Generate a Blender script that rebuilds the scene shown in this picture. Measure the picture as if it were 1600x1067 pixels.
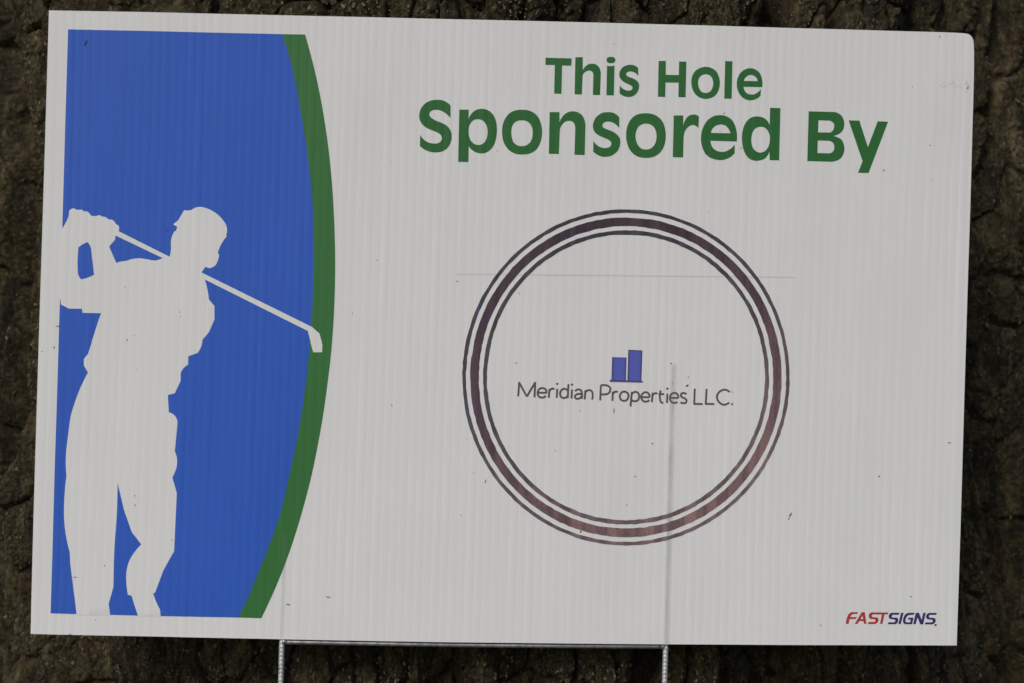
import bpy, bmesh, math, random
import numpy as np
from mathutils import Vector, Matrix, Euler
from mathutils.geometry import tessellate_polygon

for o in list(bpy.data.objects): bpy.data.objects.remove(o)
scene = bpy.context.scene
col = scene.collection
R_ = math.radians
random.seed(7)

# ---------------------------------------------------------------- camera
FMM = 60.0
CAM_ROT = Euler((1.57186, -0.02152, -0.03539), 'XYZ')
CAM_LOC = Vector((-0.03608, -1.12323, 0.61186))
cam = bpy.data.cameras.new('camera')
cam.lens = FMM; cam.sensor_width = 36.0; cam.clip_start = 0.02; cam.clip_end = 500
cam.dof.use_dof = True; cam.dof.focus_distance = 1.12; cam.dof.aperture_fstop = 7.0
cam_o = bpy.data.objects.new('camera', cam); col.objects.link(cam_o)
cam_o.location = CAM_LOC; cam_o.rotation_euler = CAM_ROT
scene.camera = cam_o

# ---------------------------------------------------------------- light (open shade, bright overcast)
SUN_EL, SUN_AZ = 35.0, -28.0          # azimuth measured from the direction the sign faces, negative = viewer's left
w = bpy.data.worlds.new('World'); scene.world = w; w.use_nodes = True
nt = w.node_tree; nt.nodes.clear()
sky = nt.nodes.new('ShaderNodeTexSky'); sky.sky_type = 'NISHITA'; sky.sun_disc = False
sky.sun_elevation = R_(SUN_EL); sky.air_density = 1.0; sky.dust_density = 1.5; sky.ozone_density = 1.0
bg = nt.nodes.new('ShaderNodeBackground'); bg.inputs[1].default_value = 0.09
out = nt.nodes.new('ShaderNodeOutputWorld')
nt.links.new(sky.outputs[0], bg.inputs[0]); nt.links.new(bg.outputs[0], out.inputs[0])
az = R_(SUN_AZ)
to_sun = Vector((math.sin(az) * math.cos(R_(SUN_EL)), -math.cos(az) * math.cos(R_(SUN_EL)), math.sin(R_(SUN_EL))))
sky.sun_rotation = math.atan2(to_sun.x, to_sun.y)
sun = bpy.data.lights.new('sun', 'SUN'); sun.energy = 1.4; sun.angle = R_(20); sun.color = (1.0, 0.965, 0.92)
sun_o = bpy.data.objects.new('sun', sun); col.objects.link(sun_o)
sun_o.location = (-1, -3, 4); sun_o.rotation_euler = to_sun.to_track_quat('Z', 'Y').to_euler()
vs = scene.view_settings
vs.view_transform = 'Standard'; vs.look = 'None'; vs.exposure = 0.09; vs.gamma = 1.0; vs.use_curve_mapping = False

# ---------------------------------------------------------------- material helpers
def new_mat(name):
    m = bpy.data.materials.new(name); m.use_nodes = True
    n = m.node_tree.nodes; b = n['Principled BSDF']
    return m, m.node_tree, b
def node(t, kind, **kw):
    n = t.nodes.new(kind)
    for k, v in kw.items():
        if k.startswith('i_'): n.inputs[k[2:].replace('_', ' ')].default_value = v
        else: setattr(n, k, v)
    return n
def coords(t, scale):
    tc = node(t, 'ShaderNodeTexCoord'); mp = node(t, 'ShaderNodeMapping')
    mp.inputs['Scale'].default_value = scale
    t.links.new(tc.outputs['Object'], mp.inputs[0]); return mp.outputs[0]
def noise(t, vec, scale, detail=4, rough=0.55, dist=0.0):
    n = node(t, 'ShaderNodeTexNoise'); n.inputs['Scale'].default_value = scale
    n.inputs['Detail'].default_value = detail; n.inputs['Roughness'].default_value = rough
    n.inputs['Distortion'].default_value = dist
    t.links.new(vec, n.inputs['Vector']); return n.outputs[0]
def ramp(t, fac, stops, interp='LINEAR'):
    r = node(t, 'ShaderNodeValToRGB'); r.color_ramp.interpolation = interp
    el = r.color_ramp.elements
    while len(el) < len(stops): el.new(0.5)
    for e, (p, c) in zip(el, stops):
        e.position = p; e.color = (c[0], c[1], c[2], 1) if not isinstance(c, (int, float)) else (c, c, c, 1)
    t.links.new(fac, r.inputs[0]); return r.outputs[0]
def mix(t, fac, a, b, mode='MIX'):
    m = node(t, 'ShaderNodeMix', data_type='RGBA', blend_type=mode)
    for s, v in ((m.inputs[0], fac), (m.inputs[6], a), (m.inputs[7], b)):
        if isinstance(v, (int, float)): s.default_value = v
        elif isinstance(v, tuple): s.default_value = (*v, 1)
        else: t.links.new(v, s)
    return m.outputs[2]
def bump(t, height, strength, dist, normal=None):
    b = node(t, 'ShaderNodeBump'); b.inputs['Strength'].default_value = strength; b.inputs['Distance'].default_value = dist
    t.links.new(height, b.inputs['Height'])
    if normal: t.links.new(normal, b.inputs['Normal'])
    return b.outputs[0]

def ink(name, c, rough=0.42, var=0.12, spec=0.5, c2=None):
    """flat print on corrugated plastic: slight blotching, streaks along the flutes, dust haze"""
    m, t, b = new_mat(name)
    v = coords(t, (1, 1, 1)); vs_ = coords(t, (1, 1, 0.06))
    n1 = noise(t, v, 22, 5, 0.6); n2 = noise(t, vs_, 190, 3, 0.6); n3 = noise(t, v, 900, 2, 0.6)
    d = tuple(x * (1 - var) for x in c); l = tuple(min(1, x * (1 + var)) for x in c)
    colr = ramp(t, n1, [(0.2, tuple(x * (1 - var * 0.4) for x in c)), (0.8, tuple(min(1, x * (1 + var * 0.4)) for x in c))])
    colr = mix(t, 0.35, colr, ramp(t, n2, [(0.3, d), (0.7, l)]))
    colr = mix(t, 0.25, colr, ramp(t, n3, [(0.3, d), (0.7, l)]))
    t.links.new(colr, b.inputs['Base Color'])
    t.links.new(ramp(t, n1, [(0.3, rough - 0.05), (0.7, rough + 0.07)]), b.inputs['Roughness'])
    b.inputs['Specular IOR Level'].default_value = spec
    t.links.new(bump(t, noise(t, v, 2600, 2, 0.6), 0.06, 0.0003), b.inputs['Normal'])
    return m

M = {}
M['blue'] = ink('blue_print', (0.017, 0.098, 0.515), 0.42, 0.09, 0.42)
M['green'] = ink('green_print', (0.022, 0.150, 0.028), 0.42, 0.10, 0.50)
M['green_text'] = ink('green_lettering_print', (0.021, 0.135, 0.029), 0.45, 0.14, 0.36)
M['grey_text'] = ink('dark_grey_print', (0.105, 0.088, 0.092), 0.5, 0.30, 0.3)
M['red_text'] = ink('red_print', (0.44, 0.030, 0.036), 0.45, 0.10, 0.4)
M['navy_text'] = ink('navy_print', (0.030, 0.024, 0.135), 0.45, 0.14, 0.4)
M['mark_blue'] = ink('building_blue_print', (0.085, 0.105, 0.46), 0.45, 0.25)
M['mark_dark'] = ink('building_outline_print', (0.070, 0.055, 0.22), 0.45, 0.25)
M['faint'] = ink('faint_line_print', (0.64, 0.628, 0.648), 0.5, 0.04, 0.3)

# white corrugated plastic with faint grime
m, t, b = new_mat('white_corrugated_plastic'); M['white'] = m
v = coords(t, (1, 1, 1)); vst = coords(t, (1, 1, 0.03))
base = ramp(t, noise(t, v, 9, 5, 0.6), [(0.3, (0.712, 0.708, 0.698)), (0.7, (0.748, 0.743, 0.734))])
base = mix(t, 0.22, base, ramp(t, noise(t, vst, 150, 3, 0.6), [(0.3, (0.688, 0.685, 0.678)), (0.7, (0.762, 0.758, 0.75))]))
grime = ramp(t, noise(t, v, 34, 7, 0.72, 0.6), [(0.64, 0.0), (0.84, 0.28)])
base = mix(t, grime, base, (0.50, 0.475, 0.43))
fine = ramp(t, noise(t, v, 420, 4, 0.7), [(0.70, 0.0), (0.80, 0.35)])
base = mix(t, fine, base, (0.45, 0.42, 0.38))
white_nodes = (t, base, b)
b.inputs['Roughness'].default_value = 0.46; b.inputs['Specular IOR Level'].default_value = 0.4
t.links.new(bump(t, noise(t, v, 1800, 3, 0.6), 0.05, 0.0003), b.inputs['Normal'])

# purple-brown ring print (the colour shift is in the artwork, streaks paint flute reflections)
def ring_mat(name, dark, mid, light):
    m, t, b = new_mat(name)
    v = coords(t, (1, 1, 1)); vst = coords(t, (1, 1, 0.02))
    tc = node(t, 'ShaderNodeTexCoord'); sp = node(t, 'ShaderNodeSeparateXYZ'); t.links.new(tc.outputs['Object'], sp.inputs[0])
    g = node(t, 'ShaderNodeMath', operation='MULTIPLY_ADD'); t.links.new(sp.outputs[0], g.inputs[0]); g.inputs[1].default_value = 1.55; g.inputs[2].default_value = 0.22
    g2 = node(t, 'ShaderNodeMath', operation='MULTIPLY_ADD'); t.links.new(sp.outputs[2], g2.inputs[0]); g2.inputs[1].default_value = -3.4; g2.inputs[2].default_value = 3.4 * 0.597
    g3 = node(t, 'ShaderNodeMath', operation='ADD'); t.links.new(g.outputs[0], g3.inputs[0]); t.links.new(g2.outputs[0], g3.inputs[1])
    n1 = noise(t, v, 30, 4, 0.6)
    a = node(t, 'ShaderNodeMath', operation='MULTIPLY_ADD'); t.links.new(n1, a.inputs[0]); a.inputs[1].default_value = 0.5; t.links.new(g3.outputs[0], a.inputs[2])
    c = ramp(t, a.outputs[0], [(0.15, dark), (0.6, mid), (1.0, light)])
    blot = ramp(t, noise(t, v, 45, 3, 0.6), [(0.60, 0.0), (0.72, 0.55)])
    c = mix(t, blot, c, (0.075, 0.055, 0.20))
    glint_str = ramp(t, noise(t, vst, 170, 2, 0.5), [(0.38, 0.66), (0.62, 1.22)])  # vertical streaks: reflections off the flutes, painted into the ink colour
    c = mix(t, 1.0, c, glint_str, 'MULTIPLY')
    spk = ramp(t, noise(t, v, 900, 3, 0.7), [(0.35, 0.72), (0.7, 1.25)])
    c = mix(t, 1.0, c, spk, 'MULTIPLY')
    t.links.new(c, b.inputs['Base Color']); b.inputs['Roughness'].default_value = 0.4
    return m
M['ring'] = ring_mat('ring_print', (0.040, 0.020, 0.040), (0.095, 0.050, 0.066), (0.24, 0.140, 0.138))
M['ring_thin'] = ring_mat('thin_ring_print', (0.045, 0.034, 0.050), (0.085, 0.064, 0.078), (0.20, 0.135, 0.14))

# galvanised wire; brighter leg and dimmer crossbar reflections are painted into the base colours
def zinc(name, lo, hi, rl, rh):
    m, t, b = new_mat(name); v = coords(t, (1, 1, 1))
    c = ramp(t, noise(t, v, 260, 5, 0.65), [(0.35, lo), (0.65, hi)])
    dull = ramp(t, noise(t, v, 90, 5, 0.7), [(0.55, 0.0), (0.68, 0.6)])
    c = mix(t, dull, c, (0.16, 0.145, 0.13))
    t.links.new(c, b.inputs['Base Color']); b.inputs['Metallic'].default_value = 0.8
    t.links.new(ramp(t, noise(t, v, 500, 4, 0.6), [(0.3, rl), (0.7, rh)]), b.inputs['Roughness'])
    t.links.new(bump(t, noise(t, v, 1500, 3, 0.6), 0.3, 0.0003), b.inputs['Normal'])
    return m
M['wire'] = zinc('galvanised_wire_dim', (0.26, 0.265, 0.27), (0.48, 0.48, 0.48), 0.42, 0.62)
M['wire_leg'] = zinc('galvanised_wire_lit', (0.62, 0.63, 0.64), (0.86, 0.86, 0.85), 0.45, 0.65)

# bits of dirt
def plain(name, c, r=0.8):
    m, t, b = new_mat(name)
    v = coords(t, (1, 1, 1))
    cc = ramp(t, noise(t, v, 700, 3), [(0.3, tuple(x * 0.7 for x in c)), (0.7, tuple(x * 1.3 for x in c))])
    t.links.new(cc, b.inputs['Base Color']); b.inputs['Roughness'].default_value = r
    return m
M['speck'] = plain('dark_dirt', (0.065, 0.060, 0.050))
M['speck_soft'] = plain('dust_fleck', (0.30, 0.285, 0.26))
M['clipping'] = plain('grass_clipping', (0.05, 0.06, 0.02))

# wire seen faintly through the thin plastic skin: translucent grey strip
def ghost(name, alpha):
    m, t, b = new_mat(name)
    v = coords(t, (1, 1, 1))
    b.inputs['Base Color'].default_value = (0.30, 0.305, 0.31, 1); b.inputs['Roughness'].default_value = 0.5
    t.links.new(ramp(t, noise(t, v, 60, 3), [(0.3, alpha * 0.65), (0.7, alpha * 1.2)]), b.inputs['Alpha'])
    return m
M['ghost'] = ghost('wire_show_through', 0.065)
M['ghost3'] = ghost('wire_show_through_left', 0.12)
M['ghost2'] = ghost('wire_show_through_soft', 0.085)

# ---------------------------------------------------------------- sign plane: photo pixel -> point on the board (plane y = 0)
RM = CAM_ROT.to_matrix(); FPX = FMM / 36 * 1600
def bow(x, z):                                             # the board is a little dished towards the viewer
    return 0.0050 * ((z - 0.63) / 0.2) ** 2
def S(px, py):
    d = RM @ Vector(((px - 800) / FPX, (533.5 - py) / FPX, -1))
    k = -CAM_LOC.y / d.y
    for _ in range(3): k = (-bow(CAM_LOC.x + k * d.x, CAM_LOC.z + k * d.z) - CAM_LOC.y) / d.y
    return CAM_LOC.x + k * d.x, CAM_LOC.z + k * d.z

# board edges as traced (the board is a little out of square and bowed)
E_TOP = [(76.3, 16.8), (210, 19.2), (360, 22.6), (650, 29.3), (940, 36.2), (1230, 44.2), (1400, 49.2), (1500, 52.2), (1508, 52.6), (1514.5, 53.9), (1518.8, 57.4)]
E_BOT = [(47.3, 990), (190, 993), (340, 996), (600, 1001), (900, 1004.4), (1200, 1006.3), (1494.5, 1007.4)]
E_LEFT = [(47.3, 990), (49.4, 900), (58.0, 600), (67.5, 300), (76.3, 16.8)]
E_RIGHT = [(1494.5, 1007.4), (1501, 800), (1506.8, 600), (1511.6, 450), (1516.6, 300), (1519.4, 200), (1521.4, 130), (1522, 78), (1521.8, 67), (1521, 61.5), (1518.8, 57.4)]
def curve_at(pts, key, n):
    p = np.array([S(*q) for q in pts]); k = p[:, key]
    return p, k
NF = 108
top = np.array([S(*q) for q in E_TOP]); bot = np.array([S(*q) for q in E_BOT]); lef = np.array([S(*q) for q in E_LEFT]); rig = np.array([S(*q) for q in E_RIGHT])
shear = 0.5 * ((lef[-1][0] - lef[0][0]) / (lef[-1][1] - lef[0][1]) + (rig[-4][0] - rig[0][0]) / (rig[-4][1] - rig[0][1]))
ZC = 0.62
U0 = lef[0][0] - shear * (lef[0][1] - ZC); U1 = rig[0][0] - shear * (rig[0][1] - ZC)
PITCH = (U1 - U0) / NF
rng = np.random.RandomState(5)
F_AMP = 0.000078 * np.clip(rng.normal(1.0, 0.30, NF + 8), 0.4, 1.7)
F_SKEW = rng.normal(0, 0.25, NF + 8)
F_PH = rng.uniform(0, 6.28, NF + 8)
WIRE_U = [S(440, 999)[0] - shear * (S(440, 999)[1] - ZC), S(1041, 1005)[0] - shear * (S(1041, 1005)[1] - ZC)]
# the plastic is whiter where the solid flute walls back the thin skin
t, base, b = white_nodes
tc = node(t, 'ShaderNodeTexCoord'); sp = node(t, 'ShaderNodeSeparateXYZ'); t.links.new(tc.outputs['Object'], sp.inputs[0])
m1 = node(t, 'ShaderNodeMath', operation='MULTIPLY_ADD'); t.links.new(sp.outputs[2], m1.inputs[0]); m1.inputs[1].default_value = -shear; m1.inputs[2].default_value = shear * ZC - U0
m2 = node(t, 'ShaderNodeMath', operation='ADD'); t.links.new(sp.outputs[0], m2.inputs[0]); t.links.new(m1.outputs[0], m2.inputs[1])
m3 = node(t, 'ShaderNodeMath', operation='PINGPONG'); t.links.new(m2.outputs[0], m3.inputs[0]); m3.inputs[1].default_value = PITCH / 2
m4 = node(t, 'ShaderNodeMath', operation='DIVIDE'); t.links.new(m3.outputs[0], m4.inputs[0]); m4.inputs[1].default_value = PITCH / 2
ribs = ramp(t, m4.outputs[0], [(0.0, 1.0), (0.10, 0.8), (0.28, 0.0)])
irr = ramp(t, noise(t, coords(t, (1, 1, 0.05)), 130, 2), [(0.35, 0.04), (0.65, 0.42)])
rm = node(t, 'ShaderNodeMath', operation='MULTIPLY'); t.links.new(ribs, rm.inputs[0]); t.links.new(irr, rm.inputs[1])
base = mix(t, rm.outputs[0], base, (0.80, 0.80, 0.795))
t.links.new(base, b.inputs['Base Color'])
#WIRE_U = [U0 + (round((u - U0) / PITCH - 0.5) + 0.5) * PITCH for u in WIRE_U]     # a wire sits in the middle of a flute
WIRE_TOP = [S(446, 800)[1], S(1048, 566)[1]]
def relief(x, z):
    """height of the printed face towards the viewer (metres)"""
    x = np.asarray(x, float); z = np.asarray(z, float)
    u = (x - shear * (z - ZC) - U0) / PITCH
    i = np.clip(np.floor(u).astype(int), 0, NF + 7); f = u - np.floor(u)
    zz = z * (2 * np.pi)
    amp = F_AMP[i] * (1 + 0.35 * np.sin(zz * 3.1 + F_PH[i]) + 0.2 * np.sin(zz * 7.7 + 2 * F_PH[i]))
    g = f + 0.12 * F_SKEW[i] * np.sin(np.pi * f)
    r = amp * 4 * g * (1 - g) + bow(x, z)
    r = r + 0.0011 * np.sin(6.5 * x + 0.6) * np.cos(5.0 * (z - ZC) + 0.4) + 0.00014 * np.sin(52 * x + 9 * z) + 0.0001 * np.sin(83 * x - 21 * z + 1)
    for (uw, zt, a) in ((WIRE_U[0], WIRE_TOP[0], 0.00008), (WIRE_U[1], WIRE_TOP[1], 0.00011)):
        d = (x - shear * (z - ZC) - uw) / (PITCH * 0.5)
        s = 1 / (1 + np.exp(np.clip((z - zt) / 0.0015, -40, 40)))
        r = r + a * s * np.exp(-(d / 0.8) ** 2)
    # dog-eared upper right corner turns back a little
    dx = (x - rig[-1][0]); dz = (z - top[-1][1]); q = np.clip(0.011 + (dx + dz) * 0.75, 0, None)
    return r - 9.0 * q * q
def normals(x, z):
    e = 0.00012
    rx = (relief(x + e, z) - relief(x - e, z)) / (2 * e); rz = (relief(x, z + e) - relief(x, z - e)) / (2 * e)
    n = np.stack([-rx, -np.ones_like(rx), -rz], -1)
    return n / np.linalg.norm(n, axis=-1, keepdims=True)

# ---------------------------------------------------------------- object helpers
def link(name, me, mat, parent=None):
    o = bpy.data.objects.new(name, me); col.objects.link(o)
    if mat and me: me.materials.append(mat)
    if parent: o.parent = parent
    return o
def empty(name, parent=None):
    o = bpy.data.objects.new(name, None); col.objects.link(o); o.empty_display_size = 0.05
    if parent: o.parent = parent
    return o
def mesh_from(name, V, F):
    me = bpy.data.meshes.new(name); me.from_pydata([tuple(a) for a in V], [], F); me.update(); return me

def outline(txt, ox=0, oy=0, sc=1.0, step=1.1):
    """'x,y' smooth point, 'x,y!' corner; centripetal Catmull-Rom between corners; returns photo-pixel polyline"""
    P = []; C = []
    for tok in txt.split():
        c = tok.endswith('!'); tok = tok.rstrip('!')
        x, y = tok.split(','); P.append((ox + float(x) / sc, oy + float(y) / sc)); C.append(c)
    return spline(P, C, step)
def spline(P, C, step=1.1, closed=True):
    n = len(P); P = [np.array(p, float) for p in P]
    res = []
    for i in range(n if closed else n - 1):
        a, b = P[i], P[(i + 1) % n]; ca, cb = C[i], C[(i + 1) % n]
        if not closed and i == 0: ca = True
        if not closed and i == n - 2: cb = True
        L = np.linalg.norm(b - a)
        if ca and cb: res.append(a); continue
        p0 = P[i - 1] if not ca else None; p3 = P[(i + 2) % n] if not cb else None
        def tang(pm, p, pn):
            d0 = max(np.linalg.norm(p - pm), 1e-6); d1 = max(np.linalg.norm(pn - p), 1e-6)
            v = (p - pm) / d0 * d1 + (pn - p) / d1 * d0
            return v / (d0 + d1)
        ta = tang(p0, a, b) if p0 is not None else None
        tb = tang(a, b, p3) if p3 is not None else None
        if ta is None: ta = 2 * (b - a) / L - tb if L > 0 else tb
        if tb is None: tb = 2 * (b - a) / L - ta
        k = max(2, int(L / step))
        for j in range(k):
            s = j / k; h00 = 2*s**3-3*s**2+1; h10 = s**3-2*s**2+s; h01 = -2*s**3+3*s**2; h11 = s**3-s**2
            res.append(h00 * a + h10 * L * ta + h01 * b + h11 * L * tb)
    if not closed: res.append(P[-1])
    return [tuple(p) for p in res]

CUTS = (0.0, 0.09, 0.36, 0.64, 0.91)
def sheet(name, loops_px, mat, parent, layer=1, raw=None, lines=()):
    """print: outline(s) in photo pixels laid on the board, cut along every flute so it follows the relief"""
    bm = bmesh.new()
    if raw is None:
        loops = [[S(*p) for p in L] for L in loops_px]
        vv = [Vector((x, z, 0)) for L in loops for x, z in L]
        tri = tessellate_polygon([[Vector((x, z, 0)) for x, z in L] for L in loops])
        bv = [bm.verts.new((v.x, 0, v.y)) for v in vv]
        for a in tri:
            try: bm.faces.new([bv[k] for k in a])
            except ValueError: pass
    else:
        for quad in raw:
            bm.faces.new([bm.verts.new((S(*p)[0], 0, S(*p)[1])) for p in quad])
        bmesh.ops.remove_doubles(bm, verts=bm.verts, dist=1e-7)
    us = [v.co.x - shear * (v.co.z - ZC) for v in bm.verts]; zs = [v.co.z for v in bm.verts]
    nrm = Vector((1, 0, -shear)).normalized()
    for i in range(int((min(us) - U0) / PITCH), int((max(us) - U0) / PITCH) + 1):
        for c in CUTS:
            u = U0 + (i + c) * PITCH
            if min(us) < u < max(us):
                bmesh.ops.bisect_plane(bm, geom=bm.verts[:] + bm.edges[:] + bm.faces[:], plane_co=(u, 0, ZC), plane_no=nrm, dist=1e-7)
    zstep = 0.020
    for i in range(int(min(zs) / zstep), int(max(zs) / zstep) + 1):
        if min(zs) < i * zstep < max(zs):
            bmesh.ops.bisect_plane(bm, geom=bm.verts[:] + bm.edges[:] + bm.faces[:], plane_co=(0, 0, i * zstep), plane_no=(0, 0, 1), dist=1e-7)
    for pa, pb in lines:                                       # extra cuts along a line given by two photo pixels
        a_, b_ = S(*pa), S(*pb)
        bmesh.ops.bisect_plane(bm, geom=bm.verts[:] + bm.edges[:] + bm.faces[:], plane_co=(a_[0], 0, a_[1]), plane_no=Vector((b_[1] - a_[1], 0, a_[0] - b_[0])).normalized(), dist=1e-7)
    bmesh.ops.triangulate(bm, faces=bm.faces[:])
    for f in bm.faces:
        f.normal_update()
        if f.normal.y > 0: f.normal_flip()
        f.smooth = True
    me = bpy.data.meshes.new(name); bm.to_mesh(me); bm.free()
    co = np.array([v.co for v in me.vertices])
    x, z = co[:, 0], co[:, 2]
    co[:, 1] = -relief(x, z) - 0.00012 - 0.00005 * layer
    me.vertices.foreach_set('co', co.ravel()); me.update()
    me.normals_split_custom_set_from_vertices(normals(x, z).tolist())
    return link(name, me, mat, parent)
def stroke_quads(pts, width):
    """ribbon around an open polyline, in photo pixels"""
    P = [np.array(p, float) for p in pts]; q = []; Lf = []; Rt = []
    for i, p in enumerate(P):
        a = P[max(0, i - 1)]; b = P[min(len(P) - 1, i + 1)]; d = (b - a); d /= max(np.linalg.norm(d), 1e-6)
        nv = np.array((-d[1], d[0])) * width / 2
        Lf.append(tuple(p + nv)); Rt.append(tuple(p - nv))
    return [[Lf[i], Lf[i + 1], Rt[i + 1], Rt[i]] for i in range(len(P) - 1)]
def disc_px(cx, cy, rx, ry, n=64, wob=0.0, seed=0):
    r_ = random.Random(seed)
    return [(cx + (rx + r_.uniform(-wob, wob)) * math.cos(2 * math.pi * k / n), cy + (ry + r_.uniform(-wob, wob)) * math.sin(2 * math.pi * k / n)) for k in range(n)]

# ================================================================ GROUND
def vnoise(x, y, seed=0):
    xi = np.floor(x).astype(np.int64); yi = np.floor(y).astype(np.int64); fx = x - xi; fy = y - yi
    def h(a, b):
        n = (a * 374761393 + b * 668265263 + seed * 974634777) & 0xFFFFFFFF
        n = ((n ^ (n >> 13)) * 1274126177) & 0xFFFFFFFF
        return ((n ^ (n >> 16)) & 0xFFFFFF) / float(0xFFFFFF)
    sx = fx * fx * fx * (fx * (fx * 6 - 15) + 10); sy = fy * fy * fy * (fy * (fy * 6 - 15) + 10)
    return (h(xi, yi) * (1 - sx) + h(xi + 1, yi) * sx) * (1 - sy) + (h(xi, yi + 1) * (1 - sx) + h(xi + 1, yi + 1) * sx) * sy
def fbm(x, y, octv=4, seed=0, g=0.5):
    a = 1.0; s = 0; tot = 0
    for o in range(octv):
        s = s + a * (vnoise(x * 2 ** o + 17.3 * o, y * 2 ** o - 9.1 * o, seed + o) * 2 - 1); tot += a; a *= g
    return s / tot
def voro(x, y, seed=0, jit=0.9):
    xi = np.floor(x).astype(np.int64); yi = np.floor(y).astype(np.int64)
    f1 = np.full(x.shape, 9.0); f2 = np.full(x.shape, 9.0); idv = np.zeros(x.shape)
    def h(a, b, s):
        n = (a * 374761393 + b * 668265263 + s * 974634777) & 0xFFFFFFFF
        n = ((n ^ (n >> 13)) * 1274126177) & 0xFFFFFFFF
        return ((n ^ (n >> 16)) & 0xFFFFFF) / float(0xFFFFFF)
    for dx in (-1, 0, 1):
        for dy in (-1, 0, 1):
            cx = xi + dx; cy = yi + dy
            px = cx + 0.5 + jit * (h(cx, cy, seed) - 0.5); py = cy + 0.5 + jit * (h(cx, cy, seed + 1) - 0.5)
            d = np.hypot(x - px, y - py); k = h(cx, cy, seed + 2)
            near = d < f1
            f2 = np.where(near, f1, np.minimum(f2, d)); idv = np.where(near, k, idv); f1 = np.where(near, d, f1)
    return f1, f2, idv

m, t, b = new_mat('soil_and_thin_grass'); M['soil'] = m
v = coords(t, (1, 1, 1))
c = ramp(t, noise(t, v, 6, 8, 0.7), [(0.3, (0.035, 0.028, 0.018)), (0.5, (0.05, 0.06, 0.022)), (0.7, (0.07, 0.10, 0.03))])
t.links.new(c, b.inputs['Base Color']); b.inputs['Roughness'].default_value = 0.95
t.links.new(bump(t, noise(t, v, 60, 6, 0.7), 0.8, 0.02), b.inputs['Normal'])
gx = np.linspace(-1, 1, 81); gx = np.sign(gx) * np.abs(gx) ** 3 * 40
X, Y = np.meshgrid(gx, gx)
Z = 0.02 * fbm(X * 2 + 50, Y * 2 + 50, 3, 3) - 0.004
V = np.stack([X, Y, Z], -1).reshape(-1, 3); n = 81
F = [(j * n + i, j * n + i + 1, (j + 1) * n + i + 1, (j + 1) * n + i) for j in range(n - 1) for i in range(n - 1)]
g = link('ground', mesh_from('ground', V, F), M['soil']); g['kind'] = 'structure'

# ================================================================ TREE TRUNK
m, t, b = new_mat('furrowed_bark'); M['bark'] = m
v = coords(t, (1, 1, 0.38)); vi = coords(t, (1, 1, 1))
c = ramp(t, noise(t, v, 70, 10, 0.85, 0.5), [(0.39, (0.008, 0.0065, 0.004)), (0.47, (0.036, 0.029, 0.018)), (0.53, (0.095, 0.078, 0.048)), (0.60, (0.25, 0.21, 0.145))])
red = ramp(t, noise(t, v, 26, 5, 0.6, 0.5), [(0.58, 0.0), (0.70, 0.6)])
c = mix(t, red, c, ramp(t, noise(t, vi, 330, 4, 0.75), [(0.42, (0.022, 0.010, 0.006)), (0.58, (0.13, 0.066, 0.036))]))
moss = ramp(t, noise(t, vi, 17, 7, 0.72, 0.3), [(0.46, 0.0), (0.62, 0.7)])
c = mix(t, moss, c, ramp(t, noise(t, vi, 300, 5, 0.8), [(0.41, (0.012, 0.011, 0.005)), (0.50, (0.055, 0.050, 0.020)), (0.59, (0.175, 0.155, 0.062))]))
lich = ramp(t, noise(t, vi, 300, 6, 0.8, 0.3), [(0.57, 0.0), (0.63, 0.75)])
c = mix(t, lich, c, ramp(t, noise(t, vi, 14, 3), [(0.4, (0.19, 0.170, 0.080)), (0.6, (0.26, 0.22, 0.155))]))
pale = ramp(t, noise(t, vi, 420, 4, 0.75), [(0.63, 0.0), (0.68, 0.85)])
c = mix(t, pale, c, (0.40, 0.35, 0.26))
c = mix(t, 1.0, c, (0.86, 0.80, 0.60), 'MULTIPLY')
t.links.new(c, b.inputs['Base Color']); b.inputs['Roughness'].default_value = 0.82; b.inputs['Specular IOR Level'].default_value = 0.35
n0 = bump(t, noise(t, vi, 180, 9, 0.8), 1.0, 0.006)
t.links.new(bump(t, noise(t, vi, 800, 4, 0.7), 0.6, 0.0010, n0), b.inputs['Normal'])

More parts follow.
